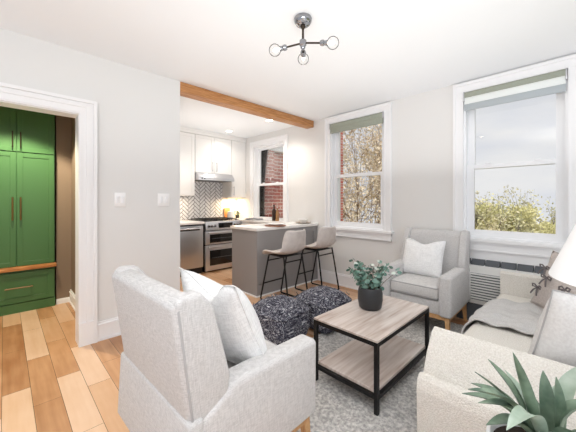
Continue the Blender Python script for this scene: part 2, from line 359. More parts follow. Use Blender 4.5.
# ------------------------------------------------------------------ chandelier
t = thing('ceiling_light', 'chrome ceiling light with three clear glass globe bulbs', 'ceiling light', (-2.098, -1.689, H))
b = B(); lathe(b, [(0, 0), (.06, 0), (.065, -.010), (.062, -.030), (.048, -.050), (.02, -.058), (0, -.058)], 36); obj('canopy', b, M_chrome, t)
b = B(); lathe(b, [(0, -.05), (.016, -.052), (.019, -.066), (.012, -.076), (.008, -.085), (.008, -.17), (0, -.17)], 20); obj('stem', b, M_brass2, t)
b = B(); lathe(b, [(0, -.155), (.018, -.157), (.025, -.164), (.025, -.197), (.017, -.206), (.017, -.216), (.008, -.23), (0, -.232)], 24); obj('hub', b, M_chrome, t)
M_bulb = glassmat('clear bulb glass', .02, ior=1.12)
M_fil = emat('warm bulb filament', (255, 240, 220), 6)
for dx, dy, dz in ((-.080, .099, -.205), (.068, -.118, -.200), (.074, .066, -.196)):
    d = Vector((dx, dy, dz+.18))/.78; p0 = Vector((0, 0, -.18)); u = d.normalized()
    b = B(); tube(b, [p0+u*.015, p0+d*.78], .0065, 10); a = obj('arm', b, M_brass2, t)
    Mx = Matrix.Translation(p0+d*.78) @ u.to_track_quat('Z', 'Y').to_matrix().to_4x4()
    b = B(); lathe(b, [(0, -.012), (.016, -.012), (.021, 0), (.021, .014), (.015, .02), (.018, .03), (.018, .038), (0, .038)], 20, M=Mx); obj('socket', b, M_chrome, a)
    b = B(); lathe(b, [(.012, .034)]+[(.043*sin(q), .078-.043*cos(q)) for q in [R(x) for x in range(18, 181, 12)]], 24, M=Mx); obj('bulb', b, M_bulb, a)
    b = B(); lathe(b, [(0, .04), (.009, .045), (.013, .07), (.008, .09), (0, .094)], 12, M=Mx); obj('filament', b, M_fil, a)

# ------------------------------------------------------------------ kitchen ceiling downlights
M_lens = emat('downlight lens', (255, 250, 240), 12)
for (x, y), lb in zip(((-.56, .47), (-.62, 1.55)), ('recessed downlight in the kitchen ceiling beside the beam', 'recessed downlight in front of the white upper cabinets')):
    t = thing('recessed_light', lb, 'recessed light', (x, y, H), group='recessed lights in the kitchen ceiling')
    b = B(); lathe(b, [(.055, -.001), (.075, -.001), (.078, -.006), (.055, -.008)], 28); obj('ring', b, M_trim, t)
    b = B(); lathe(b, [(0, -.004), (.056, -.004)], 28); obj('lens', b, M_lens, t)
    spot('downlight', (x, y, H-.03), 42 if y < 1 else 15, (1, .93, .84), R(150), .8, .06)
spot('downlight_unseen', (-2.0, 1.1, H-.03), 60, (1, .93, .84), R(150), .8, .06)
spot('closet_spot', (-3.58, .80, 2.46), 160, (1, .88, .66), R(108), .25, .05)

# ------------------------------------------------------------------ cabinets
def shaker(name, x0, x1, z0, z1, y, m, parent, rail=.055, th=.02):
    """door facing -y whose front is at y"""
    b = B(); box(b, x0, x1, y+.007, y+th, z0, z1)
    for a in ((x0, x0+rail, z0, z1), (x1-rail, x1, z0, z1), (x0+rail, x1-rail, z0, z0+rail), (x0+rail, x1-rail, z1-rail, z1)):
        box(b, a[0], a[1], y, y+.008, a[2], a[3], bev=.0015, seg=1)
    return obj(name, b, m, parent, smooth=False)
def barpull(name, p0, p1, m, parent, r=.006, off=.03):
    b = B(); p0, p1 = Vector(p0), Vector(p1); d = (p1-p0).normalized(); o = Vector((0, -off, 0))
    tube(b, [p0+o-d*.015, p1+o+d*.015], r, 8)
    for p in (p0, p1): tube(b, [p, p+o], r*.8, 8)
    return obj(name, b, m, parent)

# closet: tall unit (two upper, two lower doors), bench top, drawer unit
CY = 1.40
t = thing('closet_cabinet', 'tall green four-door cabinet above the wooden bench in the closet', 'cabinet', (0, 0, .50))
bx('carcass', (-4.55, -3.185, CY+.03, 1.95, .03, H-.51), M_green, t, smooth=False)
for x0, x1, side in ((-3.525, -3.195, 1), (-3.865, -3.532, -1), (-4.2, -3.872, 1)):
    d = shaker('door', x0, x1, .03, 1.325, CY, M_green, t, .05); hx = x0+.03 if side > 0 else x1-.03
    barpull('handle', (hx, CY, .57), (hx, CY, .80), M_brass, d, .008)
    d = shaker('door', x0, x1, 1.335, 2.06, CY, M_green, t, .05)
    barpull('handle', (hx, CY, 1.39), (hx, CY, 1.54), M_brass2, d, .006)
bm_ = B(); box(bm_, -4.58, -3.174, CY-.03, 1.95, .48, .525, bev=.006); tag(obj('bench_top', bm_, M_bench), 'honey wooden bench top between the green doors and the drawer', 'bench top')
t = thing('drawer_cabinet', 'low green drawer cabinet on the floor under the wooden bench top', 'cabinet', (0, 0, 0))
bx('carcass', (-4.55, -3.185, CY+.03, 1.95, .0, .478), M_green, t, smooth=False)
for x0, x1 in ((-3.80, -3.195), (-4.42, -3.81)):
    d = shaker('drawer', x0, x1, .115, .455, CY, M_green, t, .06)
    barpull('handle', (x0+.19, CY, .29), (x1-.21, CY, .29), M_brass, d, .008)
bx('base_board', (-4.55, -3.185, CY+.004, CY+.03, 0, .105), M_green, t, smooth=False)

# kitchen uppers
UY = 1.87
def upper(label, x0, x1, z0, z1, splits, handles, y=UY, cat='cabinet'):
    t = thing('upper_cabinet', label, cat, (0, 0, z0), group='white upper kitchen cabinets')
    bx('carcass', (x0, x1, y+.022, YK-.001, 0, z1-z0), M_cab, t, smooth=False)
    xs = [x0]+splits+[x1]
    for a, c, h in zip(xs, xs[1:], handles):
        d = shaker('door', a+.003, c-.003, .004, z1-z0-.004, y, M_cab, t)
        if h is not None: barpull('handle', (h, y, h and .05), (h, y, .20), M_steel_l, d, .006)
    return t
upper('white upper cabinet left of the hood, reaching lower than its neighbour', -2.0, -1.14, 1.37, 2.50, [-1.57], [None, None])
upper('short white two-door cabinet directly above the range hood', -1.135, -.355, 1.80, 2.50, [-.745], [-.79, -.70])
upper('white upper cabinet in the corner by the kitchen window', -.35, -.004, 1.35, 2.50, [], [-.31])
b = B(); box(b, -2.0, -.004, UY-.015, YK-.001, 2.50, H-.002); box(b, -2.0, -.004, UY-.03, YK-.001, 2.55, H-.002); struct('trim_3', b, M_cab, smooth=False)

# range hood
t = thing('range_hood', 'stainless range hood under the short white cabinet', 'range hood', (0, 0, 1.66))
b = B(); prism(b, [(1.75, 0), (YK-.012, 0), (YK-.012, .138), (1.83, .138), (1.75, .05)], 'x', -1.125, -.365, .004, 2); obj('shell', b, M_steel_l, t)
b = B(); box(b, -1.08, -.41, 1.79, 2.17, -.006, .002); obj('filter', b, M_vent, t, smooth=False)
for k in range(2): 
    b = B(); lathe(b, [(0, 0), (.012, 0), (.012, .01), (0, .012)], 14, M=Matrix.Translation((-1.06+.05*k, 1.752, .026)) @ Matrix.Rotation(pi/2, 4, 'X')); obj('knob', b, M_blackp, t)

# herringbone splashback
t = thing('splashback', 'white herringbone tile splashback behind the range', 'splashback', (0, YK-.001, .915))
X0, X1, Z1 = -1.36, -.352, .745
bx('grout', (X0, X1, -.006, 0, 0, Z1), M_grout, t, smooth=False)
b = B(); L_, W_, g = .165, .055, .012; q = math.sqrt(.5)
def clip(poly, keep, inter):
    out = []
    for i, p in enumerate(poly):
        c = poly[(i+1) % len(poly)]
        if keep(p): out.append(p)
        if keep(p) != keep(c): out.append(inter(p, c))
    return out
for i in range(-46, 47):
    for j in range(-20, 21):
        for k in (0, 1):
            # 3:1 herringbone lattice
            u0 = i*W_ + j*L_*1.0; v0 = i*W_ - j*L_*1.0
            if k == 0: r = (u0+g/2, u0+L_-g/2, v0+g/2, v0+W_-g/2)
            else: r = (u0+g/2, u0+W_-g/2, v0+W_+g/2, v0+W_+L_-g/2)
            pl = [((a-c)*q + -.85, (a+c)*q+.3) for a, c in ((r[0], r[2]), (r[1], r[2]), (r[1], r[3]), (r[0], r[3]))]
            for ax, lim, sg in ((0, X0, 1), (0, X1, -1), (1, 0, 1), (1, Z1, -1)):
                if not pl: break
                keep = lambda p, ax=ax, lim=lim, sg=sg: (p[ax]-lim)*sg >= 0
                def inter(p, c, ax=ax, lim=lim):
                    s = (lim-p[ax])/(c[ax]-p[ax]); return (p[0]+(c[0]-p[0])*s, p[1]+(c[1]-p[1])*s)
                pl = clip(pl, keep, inter)
            if len(pl) >= 3:
                A = [b.verts.new((x, -.006, z)) for x, z in pl]; C = [b.verts.new((x, -.010, z)) for x, z in pl]
                try:
                    b.faces.new(C)
                    for s in range(len(pl)): b.faces.new((A[s], A[(s+1) % len(pl)], C[(s+1) % len(pl)], C[s]))
                except ValueError: pass
obj('tiles', b, M_tile, t, smooth=False, fix=True)

# base run: counters, dishwasher, range
RY = 1.574
tag(bx('countertop', (-2.0, -1.115, RY-.02, YK-.012, .87, .91), M_counter, bev=.004), 'white countertop on the dishwasher left of the range', 'countertop')
tag(bx('countertop', (-.335, -.002, RY-.02, YK-.002, .87, .91), M_counter, bev=.004), 'white countertop corner piece right of the range', 'countertop')
t = thing('base_cabinet', 'white base cabinet in the corner right of the range', 'cabinet', (0, 0, 0))
bx('carcass', (-.335, -.002, RY+.03, YK-.002, .0, .868), M_cab, t, smooth=False)
shaker('door', -.33, -.006, .1, .86, RY+.01, M_cab, t)
t = thing('base_cabinet', 'white base cabinet left of the dishwasher, mostly behind the wall end', 'cabinet', (0, 0, 0))
bx('carcass', (-2.0, -1.745, RY+.03, YK-.002, .0, .868), M_cab, t, smooth=False); shaker('door', -1.995, -1.75, .1, .86, RY+.01, M_cab, t)

t = thing('dishwasher', 'stainless steel dishwasher left of the range', 'dishwasher', (0, 0, 0))
bx('body', (-1.735, -1.13, RY+.04, YK-.002, .02, .868), M_blackp, t, smooth=False)
d = bx('door', (-1.735, -1.135, RY-.005, RY+.04, .12, .845), M_steel, t, .006)
bx('handle_pocket', (-1.58, -1.20, RY-.008, RY-.004, .765, .815), M_blackp, d, .001)
b = B(); tube(b, [(-1.585, RY-.022, .80), (-1.195, RY-.022, .80)], .011, 10); box(b, -1.59, -1.57, RY-.03, RY-.004, .785, .815); box(b, -1.21, -1.19, RY-.03, RY-.004, .785, .815); obj('handle', b, M_steel_l, d)
bx('toe_kick', (-1.735, -1.135, RY+.06, RY+.09, 0, .11), M_blackp, t, smooth=False)

t = thing('range', 'stainless double oven range under the hood', 'range', (-.725, RY, 0))
w = .375
bx('body', (-w, w, .02, .62, .02, .90), M_blackp, t, .003)
for z0, z1, wz0, wz1 in ((.495, .735, .525, .675), (.03, .48, .12, .39)):
    d = bx('oven_door', (-w, w, -.02, .02, z0, z1), M_steel_l, t, .006)
    bx('window', (-w+.085, w-.085, -.023, -.018, wz0, wz1), M_black, d, .001)
    b = B(); zh = z1-.028; tube(b, [(-w+.03, -.065, zh), (w-.03, -.065, zh)], .013, 12)
    for x in (-w+.06, w-.06): box(b, x-.012, x+.012, -.066, -.018, zh-.012, zh+.012)
    obj('handle', b, M_steel_l, d)
    bx('oven_rack', (-w+.12, w-.12, -.0245, -.0225, (wz0+wz1)/2-.004, (wz0+wz1)/2+.004), M_vent, d, 0)
b = B(); prism(b, [(-.045, .75), (.06, .75), (.06, .905), (-.015, .905)], 'x', -w, w, .004, 2); p = obj('control_panel', b, M_steel_l, t)
bx('display', (-.12, .17, -.047, -.02, .785, .875), M_black, p, .002)
for k, x in enumerate((-.325, -.265, -.20, .22, .27, .32)):
    b = B(); lathe(b, [(0, 0), (.022, 0), (.024, .012), (.017, .034), (0, .036)], 18, M=Matrix.Translation((x, -.034, .828)) @ Matrix.Rotation(pi/2, 4, 'X')); obj('knob', b, M_chrome, p)
b = B(); box(b, -w, w, .03, .62, .90, .915, bev=.003); obj('cooktop', b, M_black, t)
for c in (-.24, 0, .24):
    b = B()
    for x in (-.1, -.035, .035, .1): box(b, c+x-.006, c+x+.006, .08, .58, .928, .942)
    for y in (.09, .33, .57): box(b, c-.11, c+.11, y-.006, y+.006, .928, .942)
    for x in (-.1, .1):
        for y in (.09, .57): box(b, c+x-.008, c+x+.008, y-.008, y+.008, .914, .93)
    obj('grate', b, M_iron, t, smooth=False)
bx('foot_plinth', (-w+.02, w-.02, .05, .5, 0, .03), M_blackp, t, smooth=False)

# under-cabinet strip light in the corner, lit
t = thing('under_cabinet_light', 'lit strip light under the corner upper cabinet', 'strip light', (-.18, 2.05, 1.35))
bx('housing', (-.15, .15, -.03, .03, -.018, -.001), M_trim, t); bx('lens', (-.14, .14, -.022, .022, -.021, -.018), emat('warm strip lens', (255, 214, 160), 5), t)
area('strip_glow', (-.18, 2.05, 1.322), (0, 0, 0), .28, .05, 6, (1, .74, .45))
area('strip_glow_left', (-1.5, 2.05, 1.345), (0, 0, 0), .5, .05, 3.0, (1, .80, .58))

# small things on the back counter
def jar(name, label, cat, loc, prof, m, parts=()):
    t = thing(name, label, cat, loc); b = B(); lathe(b, prof, 24); obj('body', b, m, t); return t
t = thing('canister', 'white canister on the counter right of the range', 'canister', (-.26, 2.04, .91))
b = B(); lathe(b, [(0, 0), (.065, 0), (.07, .01), (.07, .12), (.066, .13), (0, .13)], 28); obj('body', b, M_whitepot, t)
b = B(); lathe(b, [(0, .13), (.07, .13), (.07, .145), (.02, .15), (.016, .165), (0, .168)], 28); obj('lid', b, M_whitepot, t)
t = thing('cutting_board', 'orange wooden cutting board leaning on the wall behind the canister', 'cutting board', (-.30, 2.16, .912))
b = B(); box(b, -.03, .12, -.0, .018, 0, .22, bev=.006, M=Matrix.Rotation(R(-8), 4, 'X')); obj('board', b, M_bench, t)
t = thing('herb_plant', 'small green herb in a dark pot in the kitchen corner', 'plant', (-.11, 2.02, .91))
b = B(); lathe(b, [(0, 0), (.035, 0), (.045, .07), (.04, .07), (0, .06)], 20); obj('pot', b, M_pot, t)
b = B()
for k in range(60):
    a = random.uniform(0, 2*pi); r = random.uniform(0, .06); z = random.uniform(.07, .15); c = Vector((r*cos(a), r*sin(a), z)); s = .014
    u = Vector((random.uniform(-1, 1), random.uniform(-1, 1), random.uniform(-.4, 1))).normalized(); v = u.cross(Vector((0, .3, 1))).normalized()
    b.faces.new([b.verts.new(c+p) for p in (u*s*1.6, v*s, -u*s*1.6, -v*s)])
obj('leaves', b, mat('herb leaf', (78, 104, 60), .6), t, smooth=False)

# ------------------------------------------------------------------ peninsula island
t = thing('kitchen_island', 'grey panelled kitchen island with white edge base', 'island', (0, 0, 0))
bx('carcass', (-1.22, -.003, -.06, .49, .0, .872), M_island, t, smooth=False)
b = B(); box(b, -1.25, -1.22, -.083, .50, 0, .872, bev=.002, seg=1); obj('end_panel', b, M_island, t, smooth=False)
b = B(); box(b, -1.22, -1.14, -.078, -.06, .0, .872, bev=.002, seg=1); box(b, -.09, -.003, -.078, -.06, .0, .872); box(b, -1.14, -.09, -.074, -.06, .79, .872)
obj('face_frame', b, M_island, t, smooth=False)
b = B(); box(b, -1.22, -.003, -.082, -.06, .0, .15, bev=.002, seg=1); box(b, -1.22, -.003, -.078, -.06, .15, .17, bev=.002, seg=1); obj('base_skirt', b, M_island, t, smooth=False)
b = B(); box(b, -1.262, -.003, -.095, -.083, 0, .018); box(b, -1.262, -1.25, -.083, .5, 0, .018); obj('shoe_moulding', b, M_trim, t, smooth=False)
tag(bx('island_countertop', (-1.268, -.003, -.098, .52, .874, .912), M_counter, bev=.004), 'white quartz countertop of the grey island', 'countertop')

def plate(label, loc, r, m):
    b = B(); lathe(b, [(0, 0), (r*.6, 0), (r, .014), (r, .018), (r*.62, .006), (0, .006)], 32); o = obj('plate', b, m); o.location = loc; return tag(o, label, 'plate')
t = thing('serving_board', 'round brown wooden board at the near end of the island', 'serving board', (-.83, .02, .912))
b = B(); lathe(b, [(0, 0), (.15, 0), (.155, .007), (.15, .014), (0, .014)], 40); obj('board', b, mat('walnut board', (132, 88, 66), .5, rgb2=(160, 112, 86), nscale=14, stretch=(1, 10, 1)), t)
o = plate('white plate resting on the round brown board', (-.80, .05, .926), .12, M_whitepot)
M_rim = mat('taupe stoneware', (186, 172, 158), .5)
plate('taupe stoneware plate under the white bowl on the island', (-.15, .10, .912), .13, M_rim)
b = B(); lathe(b, [(0, .0), (.04, 0), (.045, .006), (.075, .045), (.08, .06), (.075, .06), (.04, .014), (0, .012)], 32); o = obj('bowl', b, M_whitepot); o.location = (-.15, .10, .9185); tag(o, 'white bowl on the taupe plate near the window', 'bowl')
# kitchen window counter and bottles
t = thing('window_counter', 'white counter ledge under the kitchen window', 'countertop', (0, 0, 0))
bx('top', (-.34, -.003, .53, 1.55, .872, .91), M_counter, t, .004)
bx('cabinet', (-.32, -.003, .53, 1.55, 0, .87), M_cab, t, smooth=False)
t = thing('wine_bottle', 'dark brown glass bottle by the kitchen window', 'bottle', (-.10, .87, .911))
b = B(); lathe(b, [(0, 0), (.036, 0), (.038, .01), (.038, .17), (.03, .20), (.014, .225), (.013, .27), (0, .27)], 24); obj('body', b, mat('brown bottle glass', (50, 26, 16), .15), t)
b = B(); lathe(b, [(0, .268), (.015, .268), (.015, .295), (0, .296)], 20); obj('cap', b, M_blackp, t)
t = thing('oil_bottle', 'amber oil bottle right of the dark bottle', 'bottle', (-.10, .78, .911))
b = B(); lathe(b, [(0, 0), (.032, 0), (.034, .01), (.03, .15), (.012, .2), (.012, .235), (0, .235)], 24); obj('body', b, mat('amber glass', (150, 110, 70), .15), t)
b = B(); lathe(b, [(0, .233), (.012, .233), (.009, .26), (0, .262)], 16); obj('spout', b, M_steel_l, t)
t = thing('tray', 'grey metal tray on the kitchen counter by the window', 'tray', (-.19, 1.36, .911))
b = B(); box(b, -.12, .12, -.13, .13, 0, .006); 
for d in ((-.12, -.114, -.13, .13), (.114, .12, -.13, .13), (-.12, .12, -.13, -.124), (-.12, .12, .124, .13)): box(b, *d, 0, .03)
obj('pan', b, M_steel_l, t, smooth=False)
for s in (-1, 1):
    b = B(); tube(b, [(-.05, s*.13, .02), (-.05, s*.155, .026), (.05, s*.155, .026), (.05, s*.13, .02)], .004, 8); obj('handle', b, M_steel_l, t)

# ------------------------------------------------------------------ bar stools
def stool(label, loc):
    t = thing('bar_stool', label, 'bar stool', loc, R(2), 'bar stools at the island')
    prof = [(.225, .575), (.215, .60), (.17, .618), (.08, .618), (-.02, .612), (-.11, .618), (-.17, .645), (-.21, .70), (-.232, .77), (-.247, .84), (-.258, .905), (-.262, .915)]
    wid = [.170, .196, .212, .222, .226, .226, .222, .215, .208, .200, .180, .140]
    b = B(); rows = []; N = 12
    for (y, z), w in zip(prof, wid):
        row = []; f = max(0, min(1, (.25-y)/.5))
        for k in range(N+1):
            s = k/N*2-1; e = abs(s)**2.6
            back = max(0, min(1, (z-.62)/.12)); up = .04*e*(1-back)*(1 if y < .2 else .3); fw = .075*e*back
            row.append(b.verts.new((s*w, y+fw, z+up)))
        rows.append(row)
    for r0, r1 in zip(rows, rows[1:]):
        for k in range(N): b.faces.new((r0[k], r0[k+1], r1[k+1], r1[k]))
    bmesh.ops.recalc_face_normals(b, faces=b.faces[:])
    s = obj('seat_shell', b, M_stool, t, angle=80)
    md = s.modifiers.new('thick', 'SOLIDIFY'); md.thickness = .026; md.offset = 0
    md = s.modifiers.new('sub', 'SUBSURF'); md.levels = 1; md.render_levels = 2
    r = .0105
    for sx in (-1, 1):
        x1, x2 = .165*sx, .185*sx
        b = B(); tube(b, [(x1, .11, .60), (x1*1.02, .125, .55), (x2, .245, .05), (x2, .25, .02), (x2, .235, .0095), (x2, -.225, .0095), (x2, -.245, .02), (x2, -.24, .06), (x1, -.15, .57), (x1, -.14, .605)], r, 10); obj('leg_frame', b, M_iron, t)
    b = B(); tube(b, [(-.178, .205, .22), (.178, .205, .22)], r*.9, 10); obj('footrest', b, M_iron, t)
    for y, z in ((-.16, .53), (.135, .52)):
        b = B(); tube(b, [(-.166, y, z), (.166, y, z)], r*.8, 10); obj('crossbar', b, M_iron, t)
    b = B(); box(b, -.16, .16, -.13, .12, .588, .6, bev=.003); obj('seat_plate', b, M_iron, t)
    return t
s1 = stool('taupe bucket-seat bar stool nearer the island end panel', (-1.07, -.425, 0))
s2 = dup(s1, (-.43, -.425, 0), R(2), 'taupe bucket-seat bar stool nearer the window wall')

# ------------------------------------------------------------------ rug
b = B(); nx, ny = 150, 130; RX0, RX1, RY0, RY1 = -2.68, -.28, -3.35, -1.33
V = {}
for i in range(nx+1):
    for j in range(ny+1):
        x = RX0+(RX1-RX0)*i/nx; y = RY0+(RY1-RY0)*j/ny; ed = i in (0, nx) or j in (0, ny)
        V[i, j] = b.verts.new((x + (random.uniform(-.008, .008) if ed else 0), y + (random.uniform(-.008, .008) if ed else 0), -.0 if ed else .005+random.random()*.006))
for i in range(nx):
    for j in range(ny): b.faces.new((V[i, j], V[i+1, j], V[i+1, j+1], V[i, j+1]))
tag(obj('area_rug', b, M_rug, angle=180), 'grey shag area rug under the coffee table', 'rug')
RZ = .012

# ------------------------------------------------------------------ coffee table
t = thing('coffee_table', 'square-edged two-tier coffee table with grey wood and black metal frame', 'coffee table', (-1.665, -2.01, RZ), R(0))
w, d = .405, .245; hz = .45-RZ
bx('tabletop', (-w, w, -d, d, hz-.013, hz), M_top, t, .0015, 1)
bx('shelf', (-w+.02, w-.02, -d+.02, d-.02, .112, .132), M_top, t, .002, 1)
q = .0125
for sx in (-1, 1):
    for sy in (-1, 1):
        x, y = sx*(w-q), sy*(d-q); bx('leg', (x-q, x+q, y-q, y+q, 0, hz-.0135), M_iron, t, .001, 1)
for z in (hz-.0385, .087):
    b = B()
    for sy in (-1, 1): box(b, -w+2*q, w-2*q, sy*(d-q)-q, sy*(d-q)+q, z, z+.0245)
    for sx in (-1, 1): box(b, sx*(w-q)-q, sx*(w-q)+q, -d+2*q, d-2*q, z, z+.0245)
    obj('frame_rail', b, M_iron, t, smooth=False)

# potted eucalyptus on the table
t = thing('potted_plant', 'green eucalyptus in a charcoal pot on the coffee table', 'plant', (-1.62, -1.95, .451))
b = B(); lathe(b, [(0, 0), (.07, 0), (.083, .012), (.093, .07), (.092, .12), (.085, .155), (.08, .163), (.076, .158), (.082, .12), (.08, .10), (0, .10)], 40); obj('pot', b, M_pot, t)
bs, bl, bw = B(), B(), B()
rnd = random.Random(11)
def disc(bm, c, nrm, r, n=8, fold=.25):
    nrm = nrm.normalized(); u = nrm.cross(Vector((.2, .5, 1))).normalized(); v = nrm.cross(u)
    m = bm.verts.new(c - nrm*r*fold*.6); ring = [bm.verts.new(c+(u*cos(2*pi*k/n)*1.15+v*sin(2*pi*k/n)*.9)*r) for k in range(n)]
    for k in range(n): bm.faces.new((m, ring[k], ring[(k+1) % n]))
for k in range(26):
    a = 2*pi*k/26*2.4; lean = rnd.uniform(.05, .5); ln = rnd.uniform(.17, .29)
    p = Vector((.035*cos(a), .035*sin(a), .10)); dirv = Vector((cos(a)*lean, sin(a)*lean, 1.0)).normalized(); pts = [p.copy()]
    for s in range(7):
        dirv = (dirv + Vector((cos(a)*.05, sin(a)*.05, -.05*lean)) + Vector((rnd.uniform(-.1, .1), rnd.uniform(-.1, .1), 0))).normalized()
        p = p+dirv*ln/7; pts.append(p.copy())
        if s >= 1:
            for sd in (-1, 1):
                o = dirv.cross(Vector((rnd.uniform(-1, 1), rnd.uniform(-1, 1), .3))).normalized()*sd
                disc(bw if rnd.random() < .09 else bl, p+o*.018, (o*.5+dirv*.3+Vector((rnd.uniform(-.7, .7), rnd.uniform(-.7, .7), rnd.uniform(0, .9)))), rnd.uniform(.011, .02))
    tube(bs, pts, [.0028-.0002*i for i in range(8)], 5)
# the one long sprig reaching to the right
pts = [Vector(v) for v in ((.0, 0, .11), (.02, -.02, .22), (.035, -.035, .29), (.05, -.05, .345))]; tube(bs, pts, .0022, 5)
for p in pts[2:]: disc(bl, p+Vector((.01, 0, .006)), Vector((-.6, -.6, .6)), .016); disc(bw, p+Vector((-.008, .004, .016)), Vector((-.5, -.8, .3)), .01)
obj('stems', bs, M_stem, t); obj('foliage', bl, M_leaf, t, angle=60); obj('pale_leaves', bw, M_leafw, t, angle=60)['label'] = 'pale whitish leaves'

# ------------------------------------------------------------------ poufs
def poufmat():
    m = bpy.data.materials.new('woven navy rag'); m.use_nodes = True; n, l = m.node_tree.nodes, m.node_tree.links; b = n['Principled BSDF']; b.inputs['Roughness'].default_value = .95
    tc = n.new('ShaderNodeTexCoord'); outs = []
    for sc in ((22, 130, 70), (130, 22, 70)):
        mp = n.new('ShaderNodeMapping'); mp.inputs['Scale'].default_value = sc; t = n.new('ShaderNodeTexNoise'); t.inputs['Scale'].default_value = 1; t.inputs['Detail'].default_value = 3
        l.new(tc.outputs['Object'], mp.inputs[0]); l.new(mp.outputs[0], t.inputs['Vector']); outs.append(t)
    w = n.new('ShaderNodeTexVoronoi'); w.inputs['Scale'].default_value = 17; l.new(tc.outputs['Object'], w.inputs['Vector'])
    sp = n.new('ShaderNodeSeparateColor'); l.new(w.outputs['Color'], sp.inputs[0])
    mx = n.new('ShaderNodeMix'); mx.data_type = 'FLOAT'; gt = n.new('ShaderNodeMath'); gt.operation = 'GREATER_THAN'; gt.inputs[1].default_value = .5; l.new(sp.outputs[0], gt.inputs[0])
    l.new(gt.outputs[0], mx.inputs[0]); l.new(outs[0].outputs['Fac'], mx.inputs[2]); l.new(outs[1].outputs['Fac'], mx.inputs[3])
    r = n.new('ShaderNodeValToRGB'); e = r.color_ramp.elements
    e[0].position = .36; e[0].color = lin((36, 36, 48)); e[1].position = .51; e[1].color = lin((84, 84, 98))
    x = e.new(.60); x.color = lin((160, 160, 168)); x = e.new(.69); x.color = lin((222, 222, 224))
    l.new(mx.outputs[0], r.inputs[0]); l.new(r.outputs[0], b.inputs['Base Color'])
    bp = n.new('ShaderNodeBump'); bp.inputs['Strength'].default_value = .9; bp.inputs['Distance'].default_value = .02; l.new(mx.outputs[0], bp.inputs['Height']); l.new(bp.outputs[0], b.inputs['Normal'])
    return m
M_rag = poufmat()
def pouf(label, loc, rz, sx, sy, sz, seed):
    t = thing('pouf', label, 'pouf', loc, rz, 'woven floor poufs')
    b = B(); bmesh.ops.create_cube(b, size=2); bmesh.ops.subdivide_edges(b, edges=b.edges[:], cuts=27, use_grid_fill=True)
    for v in b.verts:
        x, y, z = v.co
        e = 5.0; k = (abs(x)**e+abs(y)**e+abs(z)**e)**(1/e); p = Vector((x, y, z))/k
        nz = noise.noise(Vector((p.x*2.3+seed, p.y*2.3, p.z*2.3)))*.05 + noise.noise(Vector((p.x*9+seed, p.y*9, p.z*9)))*.022
        p *= 1+nz
        dome = (1-p.x**2*.75)*(1-p.y**2*.75) if p.z > 0 else 0
        puff = 1+.07*(1-min(1, p.z*p.z))
        v.co = (p.x*sx/2*puff*.96, p.y*sy/2*puff*.96, (p.z+1)*sz*.40 + max(0, p.z)*dome*sz*.18)
    zs = min(v.co.z for v in b.verts)
    for v in b.verts: v.co.z = v.co.z-zs
    rr = random.Random(seed)
    for k in range(70):                                        # short rag ends, part of the weave
        x, y = rr.uniform(-.43, .43), rr.uniform(-.43, .43); z = sz*.80+(1-(2*x)**2*.75)*(1-(2*y)**2*.75)*sz*.17-.004
        d = Vector((rr.uniform(-1, 1), rr.uniform(-1, 1), rr.uniform(.2, .7))).normalized()*.022; p = Vector((x*sx, y*sy, z)); tube(b, [p-d*.3, p+d*.4+Vector((0, 0, .003)), p+d], .0035, 4)
    obj('cushion', b, M_rag, t, angle=180)
    b = B(); pts = []                                          # raised seam round the top edge
    for k in range(49):
        a = 2*pi*k/48; c, s = cos(a), sin(a); e = 5; q = (abs(c)**e+abs(s)**e)**(1/e)
        pts.append((c/q*sx/2*.985, s/q*sy/2*.985, sz*.72+.008*sin(a*5+seed)))
    tube(b, pts, .009, 6); obj('seam', b, M_rag, t)
    return t
pouf('woven navy pouf nearer the grey foreground armchair', (-1.80, -1.115, 0), R(4), .45, .45, .375, 3)
pouf('woven navy pouf nearer the potted plant and coffee table', (-1.285, -1.225, 0), R(-3), .46, .47, .38, 9)

